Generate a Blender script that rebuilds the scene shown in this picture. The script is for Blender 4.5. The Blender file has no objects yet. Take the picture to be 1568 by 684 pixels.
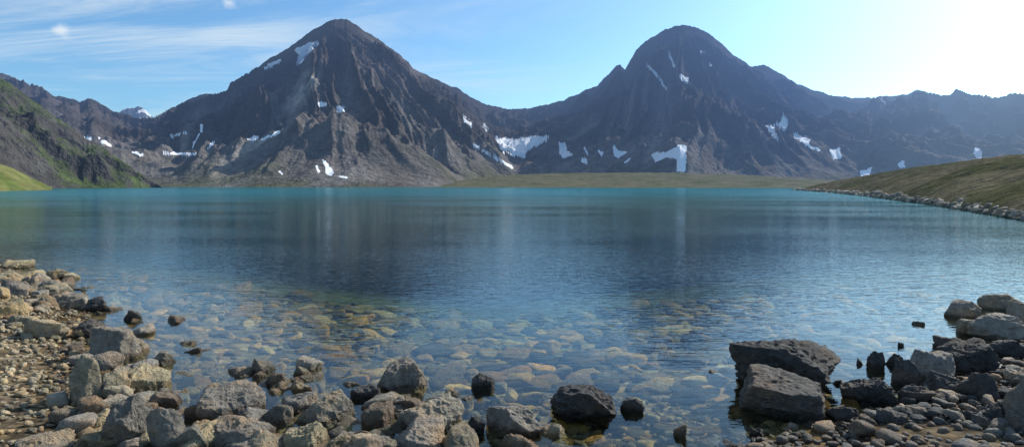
import bpy, bmesh, math, numpy as np
from mathutils import Vector
rng=np.random.default_rng(7)
scene=bpy.context.scene
F=934.0; PITCH=math.radians(3.55); CAMZ=1.7
cp,sp=math.cos(PITCH),math.sin(PITCH)
SUN_AZ=math.radians(51); SUN_EL=math.radians(34)

# ---------------------------------------------------------------- camera
cd=bpy.data.cameras.new("camera"); cam=bpy.data.objects.new("camera",cd)
scene.collection.objects.link(cam); scene.camera=cam
cam.location=(0,0,CAMZ); cam.rotation_euler=(math.radians(90)-PITCH,0,0)
cd.sensor_width=36; cd.lens=36*F/1568; cd.clip_start=0.05; cd.clip_end=20000
scene.view_settings.view_transform='Standard'; scene.view_settings.look='None'; scene.view_settings.exposure=0

# ---------------------------------------------------------------- survey helpers (photo bearings -> world)
def raydir(px,py):
    u=(np.asarray(px,float)-784)/F; v=(342-np.asarray(py,float))/F
    return u, cp+v*sp, -sp+v*cp
def ground(px,py,z=0.0):
    dx,dy,dz=raydir(px,py); t=(z-CAMZ)/dz
    return dx*t, dy*t
def bearing(px,py):
    dx,dy,dz=raydir(px,py)
    return np.arctan2(dx,dy), dz/np.hypot(dx,dy)
def project(x,y,z):
    zz=z-CAMZ
    dep=y*cp-zz*sp; v=(y*sp+zz*cp)/dep; u=x/dep
    return 784+u*F, 342-v*F

# ---------------------------------------------------------------- noise
def _h(ix,iy,iz,seed):
    n=(ix*374761393+iy*668265263+iz*1274126177+seed*362437)&0xFFFFFFFF
    n=((n^(n>>13))*1274126177)&0xFFFFFFFF
    n=((n^(n>>16))*2246822519)&0xFFFFFFFF
    return ((n^(n>>15))&0xFFFFFF)/float(0xFFFFFF)
def vnoise3(x,y,z,seed=0):
    x0=np.floor(x);y0=np.floor(y);z0=np.floor(z)
    fx=x-x0;fy=y-y0;fz=z-z0
    x0=x0.astype(np.int64);y0=y0.astype(np.int64);z0=z0.astype(np.int64)
    s=lambda t:t*t*t*(t*(t*6-15)+10)
    u,v,w=s(fx),s(fy),s(fz)
    r=0
    for dx in(0,1):
        for dy in(0,1):
            for dz in(0,1):
                r=r+_h(x0+dx,y0+dy,z0+dz,seed)*(u if dx else 1-u)*(v if dy else 1-v)*(w if dz else 1-w)
    return r*2-1
def gnoise(x,y,seed=0):
    x0=np.floor(x);y0=np.floor(y);fx=x-x0;fy=y-y0
    x0=x0.astype(np.int64);y0=y0.astype(np.int64)
    s=lambda t:t*t*t*(t*(t*6-15)+10)
    u,v=s(fx),s(fy); z=np.zeros_like(x0); r=0
    for dx in(0,1):
        for dy in(0,1):
            a=_h(x0+dx,y0+dy,z,seed)*2*math.pi
            g=np.cos(a)*(fx-dx)+np.sin(a)*(fy-dy)
            r=r+g*(u if dx else 1-u)*(v if dy else 1-v)
    return r*1.5
def fbm(x,y,o=4,seed=0,g=0.5):
    r=0;a=1;n=0
    for i in range(o):
        r=r+a*gnoise(x*2**i+17.3*i,y*2**i-9.1*i,seed+i);n+=a;a*=g
    return r/n
def ridged(x,y,o=5,seed=0,g=0.5):
    r=0;a=1;n=0;w=1
    for i in range(o):
        s=(1-np.abs(gnoise(x*2**i+31.7*i,y*2**i-13.9*i,seed+i)))**2
        r=r+a*s*w; w=np.clip(s*1.6,0.25,1);n+=a;a*=g
    return r/n
def sstep(a,b,x):
    t=np.clip((x-a)/(b-a),0,1); return t*t*(3-2*t)

# ---------------------------------------------------------------- mesh helper
def make_mesh(name,V,Fc,mat,cols=None,floats=None,smooth=True):
    me=bpy.data.meshes.new(name)
    V=np.ascontiguousarray(V,dtype=np.float32); Fc=np.ascontiguousarray(Fc,dtype=np.int32)
    k=Fc.shape[1]
    me.vertices.add(len(V)); me.vertices.foreach_set("co",V.ravel())
    me.loops.add(Fc.size); me.loops.foreach_set("vertex_index",Fc.ravel())
    me.polygons.add(len(Fc)); me.polygons.foreach_set("loop_start",np.arange(0,Fc.size,k,dtype=np.int32))
    me.update(calc_edges=True)
    me.polygons.foreach_set("use_smooth",np.full(len(Fc),smooth))
    if cols is not None:
        a=me.attributes.new("tint",'FLOAT_COLOR','POINT')
        c=np.ones((len(V),4),np.float32); c[:,:3]=cols; a.data.foreach_set("color",c.ravel())
    for kx,vv in (floats or {}).items():
        a=me.attributes.new(kx,'FLOAT','POINT'); a.data.foreach_set("value",np.ascontiguousarray(vv,dtype=np.float32).ravel())
    me.materials.append(mat)
    ob=bpy.data.objects.new(name,me); scene.collection.objects.link(ob)
    return ob
def grid_faces(nr,nc):
    i=np.arange(nr-1)[:,None]*nc+np.arange(nc-1)[None,:]
    i=i.ravel()
    return np.stack([i,i+1,i+nc+1,i+nc],1)

# ---------------------------------------------------------------- node helper
class NT:
    def __init__(s,tree): s.t=tree; s.n=tree.nodes; s.l=tree.links
    def new(s,typ,**kw):
        nd=s.n.new(typ)
        for k,v in kw.items(): setattr(nd,k,v)
        return nd
    def link(s,a,b): s.l.new(a,b)
    def put(s,sock,v):
        if hasattr(v,'is_output') : s.l.new(v,sock)
        else:
            if sock.type=='RGBA' and not isinstance(v,(int,float)) and len(v)==3: v=(*v,1)
            sock.default_value=v
    def math(s,op,a,b=0.5,c=None,clamp=False):
        nd=s.new('ShaderNodeMath',operation=op,use_clamp=clamp)
        s.put(nd.inputs[0],a); s.put(nd.inputs[1],b)
        if c is not None: s.put(nd.inputs[2],c)
        return nd.outputs[0]
    def mapr(s,v,a,b,c=0.,d=1.,smooth=False):
        nd=s.new('ShaderNodeMapRange'); nd.clamp=True
        if smooth: nd.interpolation_type='SMOOTHSTEP'
        s.put(nd.inputs[0],v)
        for i,x in enumerate((a,b,c,d)): s.put(nd.inputs[1+i],x)
        return nd.outputs[0]
    def mix(s,f,a,b,blend='MIX'):
        nd=s.new('ShaderNodeMix',data_type='RGBA',blend_type=blend)
        s.put(nd.inputs[0],f); s.put(nd.inputs[6],a); s.put(nd.inputs[7],b)
        return nd.outputs[2]
    def noise(s,vec,scale,detail=4,rough=0.55,dist=0.):
        nd=s.new('ShaderNodeTexNoise'); s.put(nd.inputs['Vector'],vec)
        nd.inputs['Scale'].default_value=scale; nd.inputs['Detail'].default_value=detail
        nd.inputs['Roughness'].default_value=rough; nd.inputs['Distortion'].default_value=dist
        return nd.outputs[0]
    def vor(s,vec,scale,feature='F1'):
        nd=s.new('ShaderNodeTexVoronoi',feature=feature); s.put(nd.inputs['Vector'],vec)
        nd.inputs['Scale'].default_value=scale; return nd
    def vmul(s,vec,m):
        nd=s.new('ShaderNodeVectorMath',operation='MULTIPLY'); s.put(nd.inputs[0],vec); nd.inputs[1].default_value=m
        return nd.outputs[0]
    def bump(s,h,strength,dist,normal=None):
        nd=s.new('ShaderNodeBump'); s.put(nd.inputs['Height'],h); s.put(nd.inputs['Strength'],strength); s.put(nd.inputs['Distance'],dist)
        if normal is not None: s.put(nd.inputs['Normal'],normal)
        return nd.outputs[0]
    def ramp(s,f,pts):
        nd=s.new('ShaderNodeValToRGB'); e=nd.color_ramp.elements
        while len(e)<len(pts): e.new(0.5)
        for i,(p,c) in enumerate(pts): e[i].position=p; e[i].color=(*c,1)
        s.put(nd.inputs[0],f); return nd.outputs[0]
def newmat(name):
    m=bpy.data.materials.new(name); m.use_nodes=True; m.node_tree.nodes.clear()
    t=NT(m.node_tree); out=t.new('ShaderNodeOutputMaterial'); return m,t,out
def pos(t):
    g=t.new('ShaderNodeNewGeometry'); s=t.new('ShaderNodeSeparateXYZ'); t.link(g.outputs['Position'],s.inputs[0])
    return g.outputs['Position'],s.outputs[0],s.outputs[1],s.outputs[2]
def attr(t,name):
    a=t.new('ShaderNodeAttribute'); a.attribute_name=name; return a

# ================================================================= MATERIALS
def terrain_mat(name,sc=1.0,bmp=0.7):
    m,t,out=newmat(name); P,x,y,z=pos(t)
    col=attr(t,'tint').outputs['Color']; snow=attr(t,'snow').outputs['Fac']
    n1=t.noise(P,0.02*sc,4,0.65); n2=t.noise(P,0.11*sc,4,0.7)
    f=t.math('ADD',t.math('MULTIPLY',n1,0.9),t.math('MULTIPLY',n2,1.3))
    f=t.mapr(f,0.7,1.5,0.45,1.55)
    var=t.mix(1.0,col,f,'MULTIPLY')
    sn=t.mapr(t.math('ADD',snow,t.math('MULTIPLY',t.math('SUBTRACT',n2,0.5),0.4)),0.40,0.55)
    c=t.mix(sn,var,(0.90,0.92,0.95))
    b=t.new('ShaderNodeBsdfDiffuse'); t.put(b.inputs['Color'],c)
    t.put(b.inputs['Normal'],t.bump(n2,t.mapr(sn,0,1,bmp,0.05),13.0/sc))
    # aerial haze painted into the surface as emission: grows with distance, height and towards the sun bearing
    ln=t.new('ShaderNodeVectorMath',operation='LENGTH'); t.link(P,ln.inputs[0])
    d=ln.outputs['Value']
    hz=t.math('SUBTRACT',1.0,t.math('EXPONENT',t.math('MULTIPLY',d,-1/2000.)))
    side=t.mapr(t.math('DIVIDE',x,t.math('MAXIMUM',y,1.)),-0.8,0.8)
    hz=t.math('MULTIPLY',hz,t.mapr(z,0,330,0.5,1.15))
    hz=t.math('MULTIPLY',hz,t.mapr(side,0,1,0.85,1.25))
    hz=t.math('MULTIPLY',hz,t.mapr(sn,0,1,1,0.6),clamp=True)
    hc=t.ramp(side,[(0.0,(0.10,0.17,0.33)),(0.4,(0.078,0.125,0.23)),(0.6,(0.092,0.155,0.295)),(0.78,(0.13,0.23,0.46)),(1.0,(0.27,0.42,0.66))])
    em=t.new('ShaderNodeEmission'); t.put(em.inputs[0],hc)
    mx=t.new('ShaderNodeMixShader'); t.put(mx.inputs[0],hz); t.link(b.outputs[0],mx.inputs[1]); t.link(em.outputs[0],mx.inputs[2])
    t.link(mx.outputs[0],out.inputs[0]); return m
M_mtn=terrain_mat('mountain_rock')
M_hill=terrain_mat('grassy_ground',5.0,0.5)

def depth_tint(t,c,z):  # water's light absorption painted into bed and stone colour, stronger with depth
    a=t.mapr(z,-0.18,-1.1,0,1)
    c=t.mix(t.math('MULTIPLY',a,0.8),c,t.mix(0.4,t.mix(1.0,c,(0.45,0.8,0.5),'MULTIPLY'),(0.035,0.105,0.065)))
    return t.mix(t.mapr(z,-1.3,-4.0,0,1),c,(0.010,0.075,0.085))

def rock_mat(name,scale=1.0,fine=True):
    m,t,out=newmat(name); P,x,y,z=pos(t)
    col=attr(t,'tint').outputs['Color']
    n1=t.noise(P,3.5*scale,4,0.6); n2=t.noise(P,18*scale,5,0.75)
    f=t.math('ADD',t.math('MULTIPLY',n1,0.9),t.math('MULTIPLY',n2,1.2))
    f=t.mapr(f,0.75,1.4,0.5,1.5)
    c=t.mix(1.0,col,f,'MULTIPLY')
    c=t.mix(t.mapr(n1,0.48,0.64,0,0.65),c,t.mix(1.0,c,(1.35,0.98,0.62),'MULTIPLY'))
    if fine: c=t.mix(t.mapr(t.noise(P,34,4,0.7),0.60,0.70,0,0.45),c,(0.44,0.43,0.40))
    wet=t.mapr(t.math('ADD',z,t.math('MULTIPLY',t.math('SUBTRACT',n1,0.5),0.08)),0.015,0.06,1,0)
    c=t.mix(wet,c,t.mix(1.0,c,t.mix(t.mapr(z,0.0,-0.06),(0.46,0.41,0.34),(1.05,0.88,0.60)),'MULTIPLY'))
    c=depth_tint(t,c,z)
    b=t.new('ShaderNodeBsdfPrincipled'); t.put(b.inputs['Base Color'],c)
    t.put(b.inputs['Roughness'],t.mapr(wet,0,1,0.8,0.4))
    t.put(b.inputs['Specular IOR Level'],t.mapr(z,-0.03,0.0,0.0,0.35))
    h=t.math('ADD',t.math('MULTIPLY',n2,1.6),t.math('MULTIPLY',n1,1.4))
    t.put(b.inputs['Normal'],t.bump(h,1.0,0.075/scale))
    t.link(b.outputs[0],out.inputs[0]); return m
M_rock=rock_mat('weathered_rock',1.0)
M_peb=rock_mat('pebble_rock',2.5,False)

def bed_mat():
    m,t,out=newmat('lakebed_gravel'); P,x,y,z=pos(t)
    v1=t.vor(P,14.0); v2=t.vor(P,4.0)
    sep=t.new('ShaderNodeSeparateColor'); t.link(v1.outputs['Color'],sep.inputs[0])
    sep2=t.new('ShaderNodeSeparateColor'); t.link(v2.outputs['Color'],sep2.inputs[0])
    pal=[(0.0,(0.07,0.055,0.04)),(0.35,(0.20,0.15,0.09)),(0.6,(0.14,0.12,0.10)),(0.85,(0.30,0.22,0.12)),(1.0,(0.38,0.34,0.26))]
    c1=t.ramp(sep.outputs[0],pal); c2=t.ramp(sep2.outputs[1],pal)
    c1=t.mix(t.mapr(v1.outputs['Distance'],0.35,0.6,0,0.8),c1,(0.03,0.025,0.02)); c2=t.mix(t.mapr(v2.outputs['Distance'],0.35,0.65,0,0.8),c2,(0.03,0.025,0.02))
    big=t.noise(P,0.5,3); c=t.mix(t.mapr(big,0.40,0.6,0.2,1),c1,c2)
    c=t.mix(t.mapr(x,-9,-2.5,0.55,0),c,t.mix(1.0,c,(1.5,1.25,0.8),'MULTIPLY'))
    n=t.noise(P,0.16,4,0.6)
    c=t.mix(1.0,c,t.mapr(n,0.3,0.7,0.45,1.5),'MULTIPLY')
    wet=t.mapr(z,0.0,0.05,1,0); c=t.mix(wet,c,t.mix(1.0,c,(1.1,0.92,0.66),'MULTIPLY'))
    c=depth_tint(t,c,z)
    b=t.new('ShaderNodeBsdfDiffuse'); t.put(b.inputs['Color'],c)
    t.put(b.inputs['Normal'],t.bump(v1.outputs['Distance'],-0.7,0.05))
    t.link(b.outputs[0],out.inputs[0]); return m
M_bed=bed_mat()

def water_mat():
    m,t,out=newmat('lake_water'); P,x,y,z=pos(t)
    ln=t.new('ShaderNodeVectorMath',operation='LENGTH'); t.link(P,ln.inputs[0]); d=ln.outputs['Value']
    a=t.noise(t.vmul(P,(0.8,2.2,1)),2.4,2,0.55,0.5)
    b=t.noise(t.vmul(P,(0.8,2.0,1)),6.0,2,0.55,0.5)
    c=t.noise(t.vmul(P,(0.6,1.2,1)),0.6,1,0.5,0.3)
    gust=t.mapr(t.noise(t.vmul(P,(0.4,1,1)),0.12,2,0.5),0.35,0.65,0.5,1.4)
    h=t.math('ADD',t.math('MULTIPLY',a,0.7),t.math('MULTIPLY',b,0.75))
    h=t.math('ADD',h,t.math('MULTIPLY',c,0.5))
    amp=t.mapr(d,4,12,0.004,0.0090); amp=t.math('ADD',amp,t.mapr(d,35,110,0,0.02)); amp=t.math('MULTIPLY',amp,gust)
    N=t.bump(h,1.0,amp)
    g=t.new('ShaderNodeNewGeometry')
    dt=t.new('ShaderNodeVectorMath',operation='DOT_PRODUCT'); t.link(g.outputs['Incoming'],dt.inputs[0]); t.link(N,dt.inputs[1])
    co=t.math('SUBTRACT',1.0,t.math('ABSOLUTE',dt.outputs['Value']),clamp=True)
    fr=t.math('ADD',0.02,t.math('MULTIPLY',t.math('POWER',co,5.0),0.98))
    fac=t.math('MINIMUM',fr,t.mapr(d,14,100,0.76,0.52))
    gl=t.new('ShaderNodeBsdfGlossy'); t.link(N,gl.inputs['Normal'])
    t.put(gl.inputs['Color'],(0.86,0.93,0.96))
    t.put(gl.inputs['Roughness'],t.mapr(d,25,150,0.01,0.10))
    tr=t.new('ShaderNodeBsdfTransparent'); tr.inputs[0].default_value=(0.90,0.99,0.92,1)
    # turquoise light scattered back by rock flour suspended in the deep water
    df=t.new('ShaderNodeBsdfDiffuse'); t.put(df.inputs[0],t.mix(t.mapr(d,24,150),(0.004,0.046,0.034),(0.008,0.165,0.195)))
    m2=t.new('ShaderNodeMixShader'); t.put(m2.inputs[0],t.mapr(d,9.5,28,0.0,0.92)); t.link(tr.outputs[0],m2.inputs[1]); t.link(df.outputs[0],m2.inputs[2])
    mx=t.new('ShaderNodeMixShader'); t.put(mx.inputs[0],fac); t.link(m2.outputs[0],mx.inputs[1]); t.link(gl.outputs[0],mx.inputs[2])
    t.link(mx.outputs[0],out.inputs[0]); return m
M_water=water_mat()

# ================================================================= WORLD
w=bpy.data.worlds.new("World"); scene.world=w; w.use_nodes=True; w.node_tree.nodes.clear()
t=NT(w.node_tree); wo=t.new('ShaderNodeOutputWorld'); bg=t.new('ShaderNodeBackground')
sky=t.new('ShaderNodeTexSky',sky_type='NISHITA'); sky.sun_disc=False; sky.sun_elevation=SUN_EL; sky.sun_rotation=SUN_AZ
sky.altitude=900; sky.air_density=1.0; sky.dust_density=2.7; sky.ozone_density=3.2
tc=t.new('ShaderNodeTexCoord'); G=tc.outputs['Generated']
sx=t.new('ShaderNodeSeparateXYZ'); t.link(G,sx.inputs[0])
zz=t.math('ADD',t.math('MAXIMUM',sx.outputs[2],0.0),0.12)
cv=t.new('ShaderNodeCombineXYZ'); t.put(cv.inputs[0],t.math('DIVIDE',sx.outputs[0],zz)); t.put(cv.inputs[1],t.math('DIVIDE',sx.outputs[1],zz))
rot=t.new('ShaderNodeMapping'); t.link(cv.outputs[0],rot.inputs[0]); rot.inputs['Rotation'].default_value=(0,0,math.radians(55)); rot.inputs['Scale'].default_value=(0.45,1.5,1)
ci=t.noise(rot.outputs[0],1.1,7,0.66,0.9)
cir=t.mapr(ci,0.40,0.74,0,0.75,True)
cir=t.math('MULTIPLY',cir,t.mapr(sx.outputs[0],0.15,-0.35,0.12,1))
skyc=sky.outputs[0]
skyc=t.mix(1.0,skyc,(0.78,1.10,1.22),'MULTIPLY')
c=t.mix(cir,skyc,(5.0,5.8,6.4))
def puff(c,px,py,r):
    dx,dy,dz=raydir(px,py); v=Vector((float(dx),float(dy),float(dz))).normalized()
    nn=t.new('ShaderNodeTexNoise'); t.link(G,nn.inputs['Vector']); nn.inputs['Scale'].default_value=45; nn.inputs['Detail'].default_value=5
    s=t.new('ShaderNodeVectorMath',operation='SUBTRACT'); t.link(G,s.inputs[0]); s.inputs[1].default_value=v
    s2=t.vmul(s.outputs[0],(0.7,0.7,1.1))
    l=t.new('ShaderNodeVectorMath',operation='LENGTH'); t.link(s2,l.inputs[0])
    q=t.math('ADD',l.outputs['Value'],t.math('MULTIPLY',t.math('SUBTRACT',nn.outputs[0],0.5),r*2.4))
    return t.mix(t.mapr(q,r,r*-0.1,0,0.7,True),c,(6.2,6.5,6.8))
c=puff(c,95,47,0.013); c=puff(c,351,4,0.012)
t.link(c,bg.inputs[0]); bg.inputs[1].default_value=0.145
t.link(bg.outputs[0],wo.inputs[0])

# ================================================================= SUN
sd=bpy.data.lights.new("sun",'SUN'); so=bpy.data.objects.new("sun",sd); scene.collection.objects.link(so)
sd.energy=5.0; sd.angle=math.radians(0.5); sd.color=(1,0.94,0.85)
sv=Vector((math.sin(SUN_AZ)*math.cos(SUN_EL),math.cos(SUN_AZ)*math.cos(SUN_EL),math.sin(SUN_EL)))
so.rotation_euler=sv.to_track_quat('Z','Y').to_euler(); so.location=(30,30,60)

# ================================================================= TERRAIN
def inpoly(px,py,poly):
    r=np.zeros(px.shape,bool); n=len(poly)
    for i in range(n):
        x1,y1=poly[i];x2,y2=poly[(i+1)%n]
        if y1==y2: continue
        c=((y1>py)!=(y2>py))&(px<(x2-x1)*(py-y1)/(y2-y1)+x1); r^=c
    return r
def seg(px,py,x0,y0,x1,y1,w):
    dx,dy=x1-x0,y1-y0; L=dx*dx+dy*dy+1e-9
    s=np.clip(((px-x0)*dx+(py-y0)*dy)/L,0,1)
    d=np.hypot(px-x0-s*dx,py-y0-s*dy); return np.clip(1.0-d/w,0,1)

def interp_px(pts,az):   # pts (px,value) -> by bearing
    p=np.array(pts,float); a,_=bearing(p[:,0],np.full(len(p),284.)); return np.interp(az,a,p[:,1])

def polar_hill(name,sky_pts,foot,ridge,az0,az1,nc,nr,nb,relief,mat,colorfn,power=1.3,jit=1.0,back=0.35,base=-6.0,ks=21):
    az=np.linspace(az0,az1,nc)
    sp_=np.array(sky_pts,float); a,s=bearing(sp_[:,0],sp_[:,1]); tgt=np.interp(az,a,s)
    tgt=tgt+jit*fbm(az*55,az*0+3.1,5,5,0.62)*0.0032
    rf=interp_px(foot,az); rr=interp_px(ridge,az)
    k=21; ker=np.hanning(k+2)[1:-1]; ker/=ker.sum(); sm=lambda v:np.convolve(np.pad(v,k//2,'edge'),ker,'valid')
    rf=sm(rf); rr=sm(rr)
    T=np.concatenate([np.linspace(-0.06,1,nr),1+np.linspace(0,back,nb+1)[1:]])
    A,TT=np.meshgrid(az,T); R=rf+(rr-rf)*TT
    X=R*np.sin(A);Y=R*np.cos(A)
    Hh=tgt*rr+CAMZ
    prof=np.where(TT<0,0,np.where(TT<=1,np.clip(TT,0,1)**power,1-1.1*(TT-1)))
    H=Hh*prof
    env=sstep(0,0.25,TT)*(1-sstep(0.72,0.97,TT))
    H=H+relief(X,Y,A,TT,env)
    H=np.where(TT<0,base*(-TT/0.06)*0.5,H)
    ang=(H-CAMZ)/R; im=np.argmax(ang[:nr],0); j=np.arange(nc)
    Rm=R[im,j]; ratio=np.clip((tgt*Rm+CAMZ)/(H[im,j]+1e-6),0.3,3)
    ker2=np.hanning(ks+2)[1:-1]; ker2/=ker2.sum(); ratio=np.convolve(np.pad(ratio,ks//2,'edge'),ker2,'valid')
    H=np.where(TT>0,H*ratio,H)
    px,py=project(X,Y,H)
    gy=np.gradient(H,axis=0)/(np.gradient(R,axis=0)+1e-6); gx=np.gradient(H,axis=1)/(R*(az[1]-az[0]))
    slope=np.hypot(gx,gy)
    col,snow=colorfn(X,Y,H,TT,A,px,py,slope,gx,gy)
    V=np.stack([X,Y,H],-1).reshape(-1,3)
    return make_mesh(name,V,grid_faces(*X.shape),mat,col.reshape(-1,3),{'snow':snow.ravel()})

SKY=[(-600,60),(-200,85),(0,112),(20,118),(45,128),(65,134),(80,146),(100,149),(122,155),(135,150),(155,160),(170,168),(190,174),(215,181),(235,179),(250,172),(275,158),(300,148),(330,142),(348,138),(352,128),(385,108),(410,92),(440,75),(460,60),(480,45),(500,34),(515,30),(530,29),(545,38),(565,52),(580,60),(595,72),(610,82),(625,95),(632,105),(660,118),(680,128),(700,135),(720,148),(740,158),(765,165),(785,167),(810,166),(840,160),(870,150),(895,140),(915,130),(935,110),(943,102),(950,100),(957,108),(965,92),(975,75),(985,68),(1000,55),(1020,45),(1045,38),(1060,41),(1080,48),(1100,62),(1120,82),(1148,101),(1170,100),(1195,112),(1220,128),(1250,140),(1280,147),(1310,150),(1350,148),(1390,145),(1405,137),(1420,142),(1440,145),(1455,145),(1465,136),(1480,143),(1500,146),(1530,148),(1568,143),(1800,130),(2300,110)]
peaks=[(515,30,1350),(1045,38,1500),(300,148,1700),(785,167,2300),(1400,140,1900),(50,130,1900)]
PK=[]
for a_,b_,r_ in peaks:
    az_,_=bearing(a_,b_); PK.append((r_*math.sin(az_),r_*math.cos(az_)))
def gully(X,Y,K=4.5,L=700,so_=60):
    W=0;S=0
    wx=fbm(X/260,Y/260,3,40)*60; wy=fbm(X/260,Y/260,3,50)*60
    for i,(a_,b_) in enumerate(PK):
        dx=X-a_+wx;dy=Y-b_+wy; d=np.hypot(dx,dy); th=np.arctan2(dx,-dy)
        g=ridged(th*K+i*7,d/L,5,so_+i,0.5)
        w_=1/(d/300+0.3)**3; W=W+w_; S=S+w_*g
    return S/W
def relief_m(X,Y,A,T,env):
    g=gully(X,Y)
    i=ridged(X/260+0.3*fbm(X/120,Y/120,3,8),Y/260,5,21,0.48)
    f=fbm(X/40,Y/40,4,33,0.55)
    return env*((g-0.45)*75+(i-0.4)*60+(gully(X,Y,15,420,140)-0.4)*18)+ (0.30+env)*f*10*sstep(0.02,0.3,T)
snow_polys=[
 [(452,99),(459,84),(449,77),(470,67),(486,63),(487,69),(479,77),(470,83),(461,98)],
 [(513,163),(526,162),(528,172),(517,172)],
 [(757,207),(765,212),(792,213),(812,208),(845,208),(836,217),(808,229),(803,241),(783,239),(768,223)],
 [(856,219),(866,217),(868,231),(879,236),(862,243),(857,235)],
 [(889,241),(898,243),(899,251),(891,250)],[(914,227),(925,236),(920,239)],
 [(938,220),(946,229),(960,233),(948,243),(940,237)],
 [(997,234),(1020,233),(1042,221),(1051,224),(1049,263),(1037,263),(1035,243),(1020,241),(1003,249)],
 [(1040,114),(1055,120),(1053,128),(1043,124)],
 [(1174,192),(1185,195),(1193,216),(1183,212)],[(1178,190),(1196,188),(1199,174),(1207,186),(1202,199),(1190,194)],
 [(1212,204),(1240,213),(1239,222),(1220,214)],
 [(1270,230),(1285,226),(1291,241),(1275,244)],[(1317,262),(1335,257),(1331,269),(1318,270)],
 [(1375,251),(1383,245),(1386,256),(1376,258)],[(1490,229),(1497,225),(1505,232),(1503,242),(1492,242)],
 [(494,243),(500,247),(511,265),(509,270),(500,267)],
 [(378,213),(390,208),(398,209),(388,216)]]
snow_segs=[(405,104,428,93,3),(490,160,497,160,4),(250,235,300,236,2.5),(262,208,284,204,2.2),(310,192,307,202,2.5),(320,226,327,218,2),(295,225,305,205,1.6),
 (130,210,148,214,2.8),(152,213,168,222,3.6),(205,233,217,238,2.6),(725,222,785,256,2.6),(710,183,721,190,3),(741,192,746,198,3.5),(760,212,772,232,3),
 (990,100,1004,112,2.2),(1004,112,1020,136,2),(1024,80,1032,102,2.4),(1072,79,1080,81,2.5),(1350,152,1356,158,2),(1235,222,1255,230,2.6),(420,205,428,202,3),(485,255,488,262,2.5),(400,214,422,206,1.8),(1085,98,1090,100,2),(520,270,530,272,2),(428,262,432,266,2),(895,226,900,236,1.5),(965,243,958,248,2)]
def col_m(X,Y,H,T,A,px,py,slope,gx,gy):
    n=fbm(X/150,Y/150,5,71); n2=fbm(X/30,Y/30,4,72)
    rock=np.array([0.083,0.072,0.066]); scree=np.array([0.245,0.222,0.20]); pink=np.array([0.205,0.165,0.15]); green=np.array([0.10,0.105,0.05]); tan=np.array([0.46,0.41,0.35])
    C=np.zeros(X.shape+(3,))+rock
    def mixc(f,c):
        nonlocal C; f=np.clip(f,0,1)[...,None]; C=C*(1-f)+c*f
    g=gully(X,Y)
    mixc(sstep(0.55,0.25,g+0.15*n2)*0.6*sstep(0.95,0.4,T),scree)
    g2=gully(X,Y,15,420,140)
    mixc(sstep(0.50,0.22,g2+0.1*n2)*0.75*sstep(0.85,0.3,T+0.25*n),scree*1.12)
    mixc(sstep(0.6,0.8,g2)*0.5,rock*0.75)
    mixc(sstep(0.0,0.5,n)*0.4,pink)
    mixc(sstep(0.42,0.12,T+0.18*n)*0.5,scree)
    mixc(sstep(0.20,0.02,T+0.08*n2)*0.75*sstep(0.15,-0.2,n),green)
    mixc(seg(px,py,475,120,436,180,18)*1.3*sstep(-0.2,0.3,n2+0.2),tan*0.9)
    mixc(seg(px,py,560,80,630,110,40)*1.0*sstep(-0.3,0.3,n2),pink*1.5)
    mixc(inpoly(px+4*n2,py+3*n2,[(352,242),(378,217),(400,214),(426,204),(395,225),(366,240)])*0.75,tan)
    mixc(seg(px,py,380,228,330,262,18)*0.6,tan*0.7)
    mixc(seg(px,py,735,228,800,264,16)*0.7,scree*1.15)
    mixc(seg(px,py,560,200,610,260,55)*0.6,rock*0.8)
    mixc(seg(px,py,850,262,950,230,35)*0.5,scree)
    jx=px+3.0*fbm(px/9,py/9,3,90); jy=py+2.2*fbm(px/9+50,py/9,3,91)
    S=np.zeros(X.shape)
    for p in snow_polys: S=np.maximum(S,inpoly(jx,jy,p)*1.0)
    for s in snow_segs: S=np.maximum(S,np.clip(seg(jx,jy,*s)*2.2,0,1))
    S=S*(T>0.02)*(T<1.0)
    return C,S
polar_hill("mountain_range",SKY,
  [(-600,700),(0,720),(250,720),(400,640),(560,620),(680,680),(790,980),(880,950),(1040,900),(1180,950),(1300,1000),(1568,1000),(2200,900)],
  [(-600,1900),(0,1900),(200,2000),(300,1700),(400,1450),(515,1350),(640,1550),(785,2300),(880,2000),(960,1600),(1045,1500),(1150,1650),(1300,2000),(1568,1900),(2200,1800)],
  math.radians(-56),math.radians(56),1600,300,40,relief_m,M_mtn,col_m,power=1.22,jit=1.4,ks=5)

def relief_d(X,Y,A,T,env): return (ridged(X/150,Y/150,5,3)-0.4)*90*(0.2+env)
def col_d(X,Y,H,T,A,px,py,slope,gx,gy):
    n=fbm(X/60,Y/60,4,7); C=np.zeros(X.shape+(3,))+np.array([0.4,0.39,0.38]); return C,sstep(0.0,0.2,n)*0.8
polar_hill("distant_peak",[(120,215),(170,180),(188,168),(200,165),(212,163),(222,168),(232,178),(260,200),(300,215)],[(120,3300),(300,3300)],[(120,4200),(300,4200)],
  float(bearing(120,284)[0]),float(bearing(300,284)[0]),220,70,10,relief_d,M_mtn,col_d,jit=1.5,ks=7)

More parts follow.
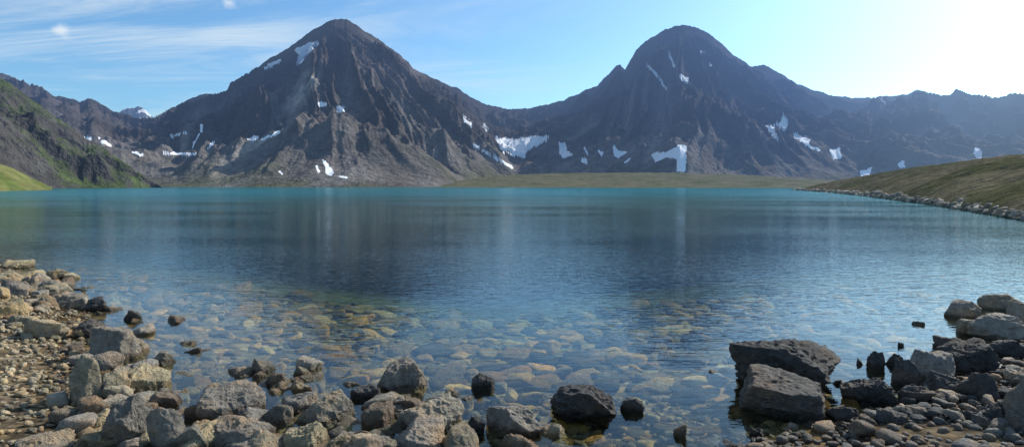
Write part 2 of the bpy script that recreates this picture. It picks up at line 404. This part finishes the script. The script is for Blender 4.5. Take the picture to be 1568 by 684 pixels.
def relief_l(X,Y,A,T,env):
    return env*((ridged(X/90,Y/90,5,11)-0.42)*34)+(0.2+env)*fbm(X/14,Y/14,3,15,0.5)*3.0*sstep(0,0.2,T)
def col_l(X,Y,H,T,A,px,py,slope,gx,gy):
    n=fbm(X/45,Y/45,5,81); n2=fbm(X/9,Y/9,4,82)
    C=np.zeros(X.shape+(3,))+np.array([0.075,0.068,0.06])
    def mixc(f,c):
        nonlocal C; f=np.clip(f,0,1)[...,None]; C=C*(1-f)+np.array(c)*f
    mixc(sstep(0.1,0.4,fbm(X/25,Y/60,4,84))*0.6,(0.12,0.11,0.10))
    gl=(px-0)/245*0.35+0.38+n*1.3
    mixc(sstep(0.25,0.65,gl+0.4*n2)*sstep(1.5,0.6,slope)*0.9,(0.075,0.10,0.032))
    return C,np.zeros(X.shape)
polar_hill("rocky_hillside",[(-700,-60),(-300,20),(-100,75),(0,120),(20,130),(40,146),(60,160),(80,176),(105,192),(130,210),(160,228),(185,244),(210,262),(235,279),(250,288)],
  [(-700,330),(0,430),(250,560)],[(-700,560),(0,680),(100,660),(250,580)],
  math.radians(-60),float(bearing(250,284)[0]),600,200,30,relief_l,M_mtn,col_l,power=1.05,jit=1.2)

def col_g(base,dry,seed,rk=0.7):
    def f(X,Y,H,T,A,px,py,slope,gx,gy):
        n=fbm(X/22,Y/22,5,seed); n2=fbm(X/3.5,Y/3.5,4,seed+9)
        k=sstep(-0.35,0.45,n+0.5*n2)[...,None]
        C=np.array(base)*k+np.array(dry)*(1-k)
        r=sstep(0.30,0.5,n2+0.3*n)[...,None]*rk
        C=C*(1-r)+np.array([0.17,0.15,0.13])*r
        return C,np.zeros(X.shape)
    return f
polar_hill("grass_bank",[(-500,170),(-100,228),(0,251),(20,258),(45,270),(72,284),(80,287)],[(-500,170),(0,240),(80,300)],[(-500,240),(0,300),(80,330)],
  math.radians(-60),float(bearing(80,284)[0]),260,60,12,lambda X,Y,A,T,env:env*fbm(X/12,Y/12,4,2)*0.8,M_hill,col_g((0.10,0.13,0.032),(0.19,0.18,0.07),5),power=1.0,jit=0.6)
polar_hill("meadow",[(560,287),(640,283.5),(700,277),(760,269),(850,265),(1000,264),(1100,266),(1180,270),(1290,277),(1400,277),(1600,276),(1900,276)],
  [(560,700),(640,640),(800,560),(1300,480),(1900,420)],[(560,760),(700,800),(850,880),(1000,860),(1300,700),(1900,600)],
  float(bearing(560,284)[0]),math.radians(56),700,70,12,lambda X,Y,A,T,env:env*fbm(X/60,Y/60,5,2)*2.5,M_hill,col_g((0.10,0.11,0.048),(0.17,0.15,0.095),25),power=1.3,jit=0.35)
HS=[(1208,262),(1250,190),(1300,132),(1350,96),(1400,74),(1450,60),(1500,49),(1568,40),(1700,30),(2400,20)]
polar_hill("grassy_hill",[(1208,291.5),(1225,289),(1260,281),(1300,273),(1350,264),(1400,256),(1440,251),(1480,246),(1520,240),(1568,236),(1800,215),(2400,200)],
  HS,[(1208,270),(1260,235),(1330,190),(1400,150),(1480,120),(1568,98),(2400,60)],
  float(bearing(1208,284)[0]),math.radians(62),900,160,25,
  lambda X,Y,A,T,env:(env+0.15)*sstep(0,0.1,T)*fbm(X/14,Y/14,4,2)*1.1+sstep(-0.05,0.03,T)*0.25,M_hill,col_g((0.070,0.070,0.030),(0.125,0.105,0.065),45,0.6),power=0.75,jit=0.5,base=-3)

# ================================================================= SHORE GROUND / LAKE BED
def zbed(x,y):
    x=np.asarray(x,float);y=np.asarray(y,float)
    d=np.hypot(x*0.75,y)
    base=-np.interp(d,[0,3,4,5,7,10,15,25,45,90,300,700],[-0.25,0.0,0.09,0.16,0.34,0.75,1.6,3.2,6,9,18,20])
    xl=np.interp(y,[0,3,4.3,6.3,8.2,11,14,18,30,60,700],[-1.2,-2.1,-2.95,-4.5,-5.8,-8.8,-12,-17,-34,-90,-2000])
    xr=np.interp(y,[0,3.6,4.3,5,6.7,9.3,12,20,40,700],[0.2,1.0,2.3,3.9,5.7,8.3,11.7,22,60,2500])
    l=np.clip((xl-x)*0.085,-3,0.7); r=np.clip((x-xr)*0.05-0.005,-3,0.35)
    r=r*np.where(r<0,2.0,1.0); l=l*np.where(l<0,1.5,1.0)
    k=0.03; m=np.stack([base,l,r]); mm=m.max(0)
    return mm+k*np.log(np.exp((m-mm)/k).sum(0))*0.6
az=np.linspace(math.radians(-100),math.radians(100),520)
rr=np.concatenate([np.linspace(0.3,14,300),np.geomspace(14.2,760,110)])
A,R=np.meshgrid(az,rr); X=R*np.sin(A);Y=R*np.cos(A)
Z=zbed(X,Y)+0.018*fbm(X*1.6,Y*1.6,4,3)*sstep(40,10,R)
make_mesh("lakebed_ground",np.stack([X,Y,Z],-1).reshape(-1,3),grid_faces(*X.shape),M_bed)
wv=[(-900,-30,0),(1100,-30,0),(1100,1000,0),(-900,1000,0)]
make_mesh("lake_water",np.array(wv),np.array([[0,1,2,3]]),M_water,smooth=False)

# ================================================================= ROCKS
def ico(n):
    bm=bmesh.new(); bmesh.ops.create_icosphere(bm,subdivisions=n,radius=1.0)
    v=np.array([p.co[:] for p in bm.verts]); f=np.array([[q.index for q in p.verts] for p in bm.faces]); bm.free()
    return v/np.linalg.norm(v,axis=1)[:,None],f
ICO={n:ico(n) for n in (2,3,5,6)}
def rockshape(n,seed,k=16,nplanes=16,rough=0.05,spread=0.35):
    r_=np.random.default_rng(seed); v,f=ICO[n]
    N=r_.normal(size=(nplanes,3)); N/=np.linalg.norm(N,axis=1)[:,None]
    ex=np.array([[1,0,0],[-1,0,0],[0,1,0],[0,-1,0],[0,0,1],[0,0,-1]])+r_.normal(size=(6,3))*0.22; ex/=np.linalg.norm(ex,axis=1)[:,None]
    N=np.concatenate([N,ex]); D=1-spread*r_.random(len(N)); D[-6:]=0.92
    q=np.maximum(v@N.T/D,0); r=(q**k).sum(1)**(-1/k)
    p=v*r[:,None]
    if n>=3 and rough>0:
        o=r_.random(3)*50
        for i,(fr,a) in enumerate([(1.6,1.0),(3.4,0.55),(7,0.35),(15,0.2)][: (2 if n==3 else 4)]):
            nz=vnoise3(p[:,0]*fr+o[0],p[:,1]*fr+o[1],p[:,2]*fr+o[2],i)
            if i in(1,2): nz=1-2*np.abs(nz)
            p=p+v*(nz*a*rough*1.3)[:,None]
    p-= (p.max(0)+p.min(0))/2; p/=(p.max(0)-p.min(0))/2
    return p,f
TAN=(0.45,0.38,0.26); YEL=(0.50,0.41,0.25); GRY=(0.38,0.335,0.275); BRN=(0.30,0.225,0.155); DRK=(0.12,0.112,0.105); LGT=(0.42,0.40,0.36); GB=(0.39,0.34,0.26)
B=[ # bearing column, waterline row, apparent width, apparent height, tone
(12,491,56,38,YEL),(72,519,60,40,TAN),(82,452,60,20,TAN),(108,472,48,24,GB),(75,474,34,24,GB),(146,476,32,24,DRK),(88,427,30,17,TAN),(50,428,35,16,YEL),(28,411,44,15,YEL),(14,433,38,20,TAN),(52,447,26,14,BRN),
(60,478,30,14,GB),(100,437,34,14,BRN),(30,498,34,18,TAN),
(178,552,70,62,GRY),(212,540,32,26,GB),(140,518,46,32,DRK),(133,622,44,84,TAN),(176,614,46,50,TAN),(228,596,64,46,YEL),(252,558,38,24,GB),(200,686,84,86,GRY),(256,690,56,74,GRY),
(156,690,84,42,YEL),(140,650,50,36,GB),(75,690,90,26,GB),(203,490,26,18,DRK),(252,622,56,30,BRN),(190,580,36,24,GB),(290,540,34,10,BRN),
(356,637,106,58,GRY),(370,684,108,58,GRY),(408,570,48,30,GRY),(423,590,38,24,BRN),(465,576,32,22,TAN),(459,600,42,22,TAN),(497,650,96,60,GB),(428,650,56,36,GB),(468,692,76,50,YEL),(524,692,64,32,YEL),
(612,598,98,56,GRY),(562,612,56,28,DRK),(579,652,54,40,BRN),(662,664,106,70,GB),(637,696,100,60,GRY),(737,596,44,28,DRK),(725,664,38,32,DRK),(786,666,90,56,GRY),(798,694,74,38,BRN),(846,667,50,26,TAN),
(898,640,120,68,DRK),(968,629,38,26,DRK),(690,606,40,16,GB),(700,690,60,34,TAN),(315,668,46,32,TAN),(300,640,36,24,BRN),(560,690,50,30,BRN),
(1290,646,54,30,DRK),(1362,652,48,30,DRK),(1482,612,50,38,DRK),(1402,618,52,34,DRK),(1452,536,44,24,DRK),(1540,548,60,34,DRK),
(1200,596,166,96,DRK),(1197,640,140,84,(0.17,0.15,0.13)),(1330,618,82,50,DRK),(1427,582,60,50,LGT),(1474,570,94,58,DRK),(1530,522,82,46,GRY),(1497,515,60,32,GB),(1472,486,50,30,GRY),(1537,476,68,30,GB),(1562,500,36,40,GRY),
(1505,614,46,46,DRK),(1553,656,54,84,GRY),(1440,604,58,40,DRK),(1386,592,42,46,DRK),(1341,564,26,28,DRK),(1371,560,30,22,DRK),(1515,652,50,44,DRK),(1404,498,22,8,GRY),(1560,590,40,30,GRY),(1380,531,14,9,DRK),(1286,592,34,12,DRK),(1320,560,20,12,DRK),(1465,640,28,18,BRN),(1420,640,30,20,DRK),(1258,604,18,10,DRK),(1040,668,24,22,BRN),(1160,668,26,18,DRK)]
placed=[]
for i,(cx,by,wp,hp,tone) in enumerate(B):
    z0=0.0
    for _ in range(4):
        gx_,gy_=ground(cx,by,z0); z0=max(float(zbed(gx_,gy_+0.1)),0.0)
    dist=float(gy_); W=wp*dist/F/2; ang=math.atan2(CAMZ,math.hypot(gx_,gy_))
    tall=hp>wp*0.95
    Dp=W*(0.8 if not tall else 0.6)
    Hm=max((hp*dist/F-2*Dp*math.sin(ang)*0.75)/math.cos(ang),0.45*W)
    dirx,diry=gx_/math.hypot(gx_,gy_),gy_/math.hypot(gx_,gy_)
    X0=gx_+dirx*Dp*0.8; Y0=gy_+diry*Dp*0.8
    zb=float(zbed(X0,Y0)); lo=min(zb,0)-0.06-0.12*Hm; hi=max(zb,0)+Hm
    big=wp>70
    p,f=rockshape(6 if big else 5,1000+i*13,k=44,nplanes=13,rough=0.07 if tone!=DRK else 0.11,spread=0.38)
    p=p*np.array([W,Dp,(hi-lo)/2])
    a_=-math.atan2(dirx,diry)
    ca,sa=math.cos(a_),math.sin(a_)
    p=np.stack([p[:,0]*ca-p[:,1]*sa,p[:,0]*sa+p[:,1]*ca,p[:,2]],1)
    tn=np.array(tone)*(0.72+0.5*rng.random())
    ob=make_mesh("boulder",p,f,M_rock,np.zeros((len(p),3))+tn)
    ob.location=(X0,Y0,(lo+hi)/2)
    placed.append((X0,Y0,max(W,Dp)))
placed=np.array(placed)

def scatter(name,xy,size,n,mat,tones,flat=(0.4,0.8),seed=0,sink=0.3,zf=zbed,bank=20,rough=0.06):
    r_=np.random.default_rng(seed); N=len(xy)
    shapes=np.stack([rockshape(n,seed*100+j,k=14,nplanes=10,rough=rough)[0] for j in range(bank)]); f=ICO[n][1]
    M=shapes.shape[1]
    P_=shapes[r_.integers(0,bank,N)]
    sc=np.stack([size*(0.8+0.4*r_.random(N)),size*(0.6+0.35*r_.random(N)),size*r_.uniform(*flat,N)],1)*0.5
    P_=P_*sc[:,None,:]
    ti=r_.normal(size=N)*0.25; c_,s_=np.cos(ti)[:,None],np.sin(ti)[:,None]
    P_=np.stack([P_[...,0]*c_-P_[...,2]*s_,P_[...,1],P_[...,0]*s_+P_[...,2]*c_],-1)
    ya=r_.random(N)*6.283; c_,s_=np.cos(ya)[:,None],np.sin(ya)[:,None]
    P_=np.stack([P_[...,0]*c_-P_[...,1]*s_,P_[...,0]*s_+P_[...,1]*c_,P_[...,2]],-1)
    zc=zf(xy[:,0],xy[:,1])+sc[:,2]*(1-2*sink)
    P_=P_+np.stack([xy[:,0],xy[:,1],zc],1)[:,None,:]
    tt=np.array(tones)[r_.integers(0,len(tones),N)]*(0.65+0.7*r_.random(N))[:,None]
    FF=(f[None]+(np.arange(N)*M)[:,None,None]).reshape(-1,3)
    return make_mesh(name,P_.reshape(-1,3),FF,mat,np.repeat(tt,M,0))
def rect(N,x0,x1,y0,y1,seed):
    r_=np.random.default_rng(seed); return np.stack([r_.uniform(x0,x1,N),r_.uniform(y0,y1,N)],1)
# cobbles on the lake bed
xy=rect(7500,-14,14,2.2,14,1); zb=zbed(xy[:,0],xy[:,1])
r_=np.random.default_rng(5); keep=(zb<0.0)&(np.abs(xy[:,0])<xy[:,1]*1.0+1.5)
xy=xy[keep]; sz=np.clip(r_.lognormal(math.log(0.17),0.6,len(xy)),0.06,0.75)
depth=-zbed(xy[:,0],xy[:,1]); sz=np.minimum(sz,0.12+depth*1.4)
scatter("lakebed_stones",xy,sz,3,M_rock,[(0.48,0.32,0.14),(0.28,0.20,0.12),(0.18,0.155,0.125),(0.50,0.39,0.21),(0.31,0.22,0.12),(0.10,0.09,0.075),(0.52,0.34,0.12)],flat=(0.22,0.45),seed=3,sink=0.35,rough=0.09)
xy=rect(9000,-5,6,2.6,6.2,31); zb=zbed(xy[:,0],xy[:,1]); r_=np.random.default_rng(6)
keep=(zb<0.03)&(zb>-0.2); xy=xy[keep]
scatter("shallow_pebbles",xy,np.clip(r_.lognormal(math.log(0.045),0.4,len(xy)),0.02,0.1),2,M_peb,[(0.28,0.21,0.13),(0.19,0.16,0.13),(0.35,0.30,0.21),(0.13,0.12,0.11)],seed=4,sink=0.3)
# gravel beaches
xy=rect(30000,-13,-1.5,2.4,13,11); zb=zbed(xy[:,0],xy[:,1]); keep=(zb>-0.01)&(np.abs(xy[:,0])<xy[:,1]*0.95+1.0); xy=xy[keep]; r_=np.random.default_rng(8)
scatter("beach_gravel",xy,np.clip(r_.lognormal(math.log(0.042),0.35,len(xy)),0.02,0.11),2,M_peb,[(0.55,0.45,0.28),(0.46,0.38,0.25),(0.60,0.52,0.35),(0.36,0.31,0.22),(0.5,0.42,0.29)],seed=6,sink=0.25)
xy=rect(16000,0.6,12,2.8,11,12); zb=zbed(xy[:,0],xy[:,1]); keep=(zb>-0.025)&(np.abs(xy[:,0])<xy[:,1]*0.95+1.0); xy=xy[keep]; r_=np.random.default_rng(9)
scatter("shore_gravel",xy,np.clip(r_.lognormal(math.log(0.052),0.45,len(xy)),0.022,0.17),2,M_peb,[(0.20,0.19,0.175),(0.14,0.135,0.13),(0.30,0.28,0.24),(0.25,0.20,0.15)],seed=7,sink=0.25)
def near_boulders(N,seed,smin,smax,sel):
    r_=np.random.default_rng(seed); b=placed[sel(placed)]; j=r_.integers(0,len(b),N)
    a=r_.random(N)*6.283; q=b[j,2]*(1.0+r_.random(N)*1.2)
    return np.stack([b[j,0]+np.cos(a)*q,b[j,1]+np.sin(a)*q],1),r_.uniform(smin,smax,N)
zs=lambda x,y:np.maximum(zbed(x,y),-0.10)
xy,s=near_boulders(260,21,0.06,0.24,lambda p:p[:,0]<-0.4)
scatter("loose_stones",xy,s,3,M_rock,[TAN,YEL,GRY,BRN,GB,GB],seed=22,flat=(0.5,0.85),sink=0.25,zf=zs)
r_=np.random.default_rng(99)
mx_=np.concatenate([r_.uniform(110,290,34),r_.uniform(280,720,36),r_.uniform(0,110,26),r_.uniform(300,560,10)])
my_=np.concatenate([r_.uniform(470,684,34),r_.uniform(615,695,36),r_.uniform(400,480,26),r_.uniform(555,610,10)])
gx_,gy_=ground(mx_,my_); xy=np.stack([gx_,gy_],1); s=r_.uniform(0.15,0.34,len(xy))
scatter("loose_stones",xy,s,5,M_rock,[TAN,YEL,GRY,BRN,GB,GRY],seed=42,flat=(0.55,0.85),sink=0.2,zf=zs)
xy,s=near_boulders(130,23,0.05,0.18,lambda p:p[:,0]>2.0)
scatter("loose_stones",xy,s,3,M_rock,[DRK,DRK,GRY,BRN],seed=24,flat=(0.5,0.85),sink=0.25,zf=zs)
xy,s=near_boulders(80,27,0.05,0.14,lambda p:(p[:,0]>-1)&(p[:,0]<1.2))
scatter("loose_stones",xy,s,3,M_rock,[GRY,BRN,TAN],seed=28,flat=(0.5,0.85),sink=0.25,zf=zs)
# rocks lining the shore of the grassy hill
r_=np.random.default_rng(77); N=2200
az=r_.uniform(float(bearing(1215,284)[0]),math.radians(50),N)
rf=interp_px(HS,az)
q=rf*(1+r_.normal(size=N)*0.012+0.008); xy=np.stack([q*np.sin(az),q*np.cos(az)],1)
scatter("shoreline_rocks",xy,np.clip(r_.lognormal(math.log(0.5),0.4,N),0.2,1.2)*np.clip(rf/80,0.6,1.2),3,M_rock,[(0.28,0.26,0.22),(0.20,0.19,0.16),(0.36,0.33,0.27)],seed=78,flat=(0.5,0.8),sink=0.3,zf=lambda x,y:x*0+0.0+0.25*np.clip((np.hypot(x,y)/rf-1)*40,-0.5,2))
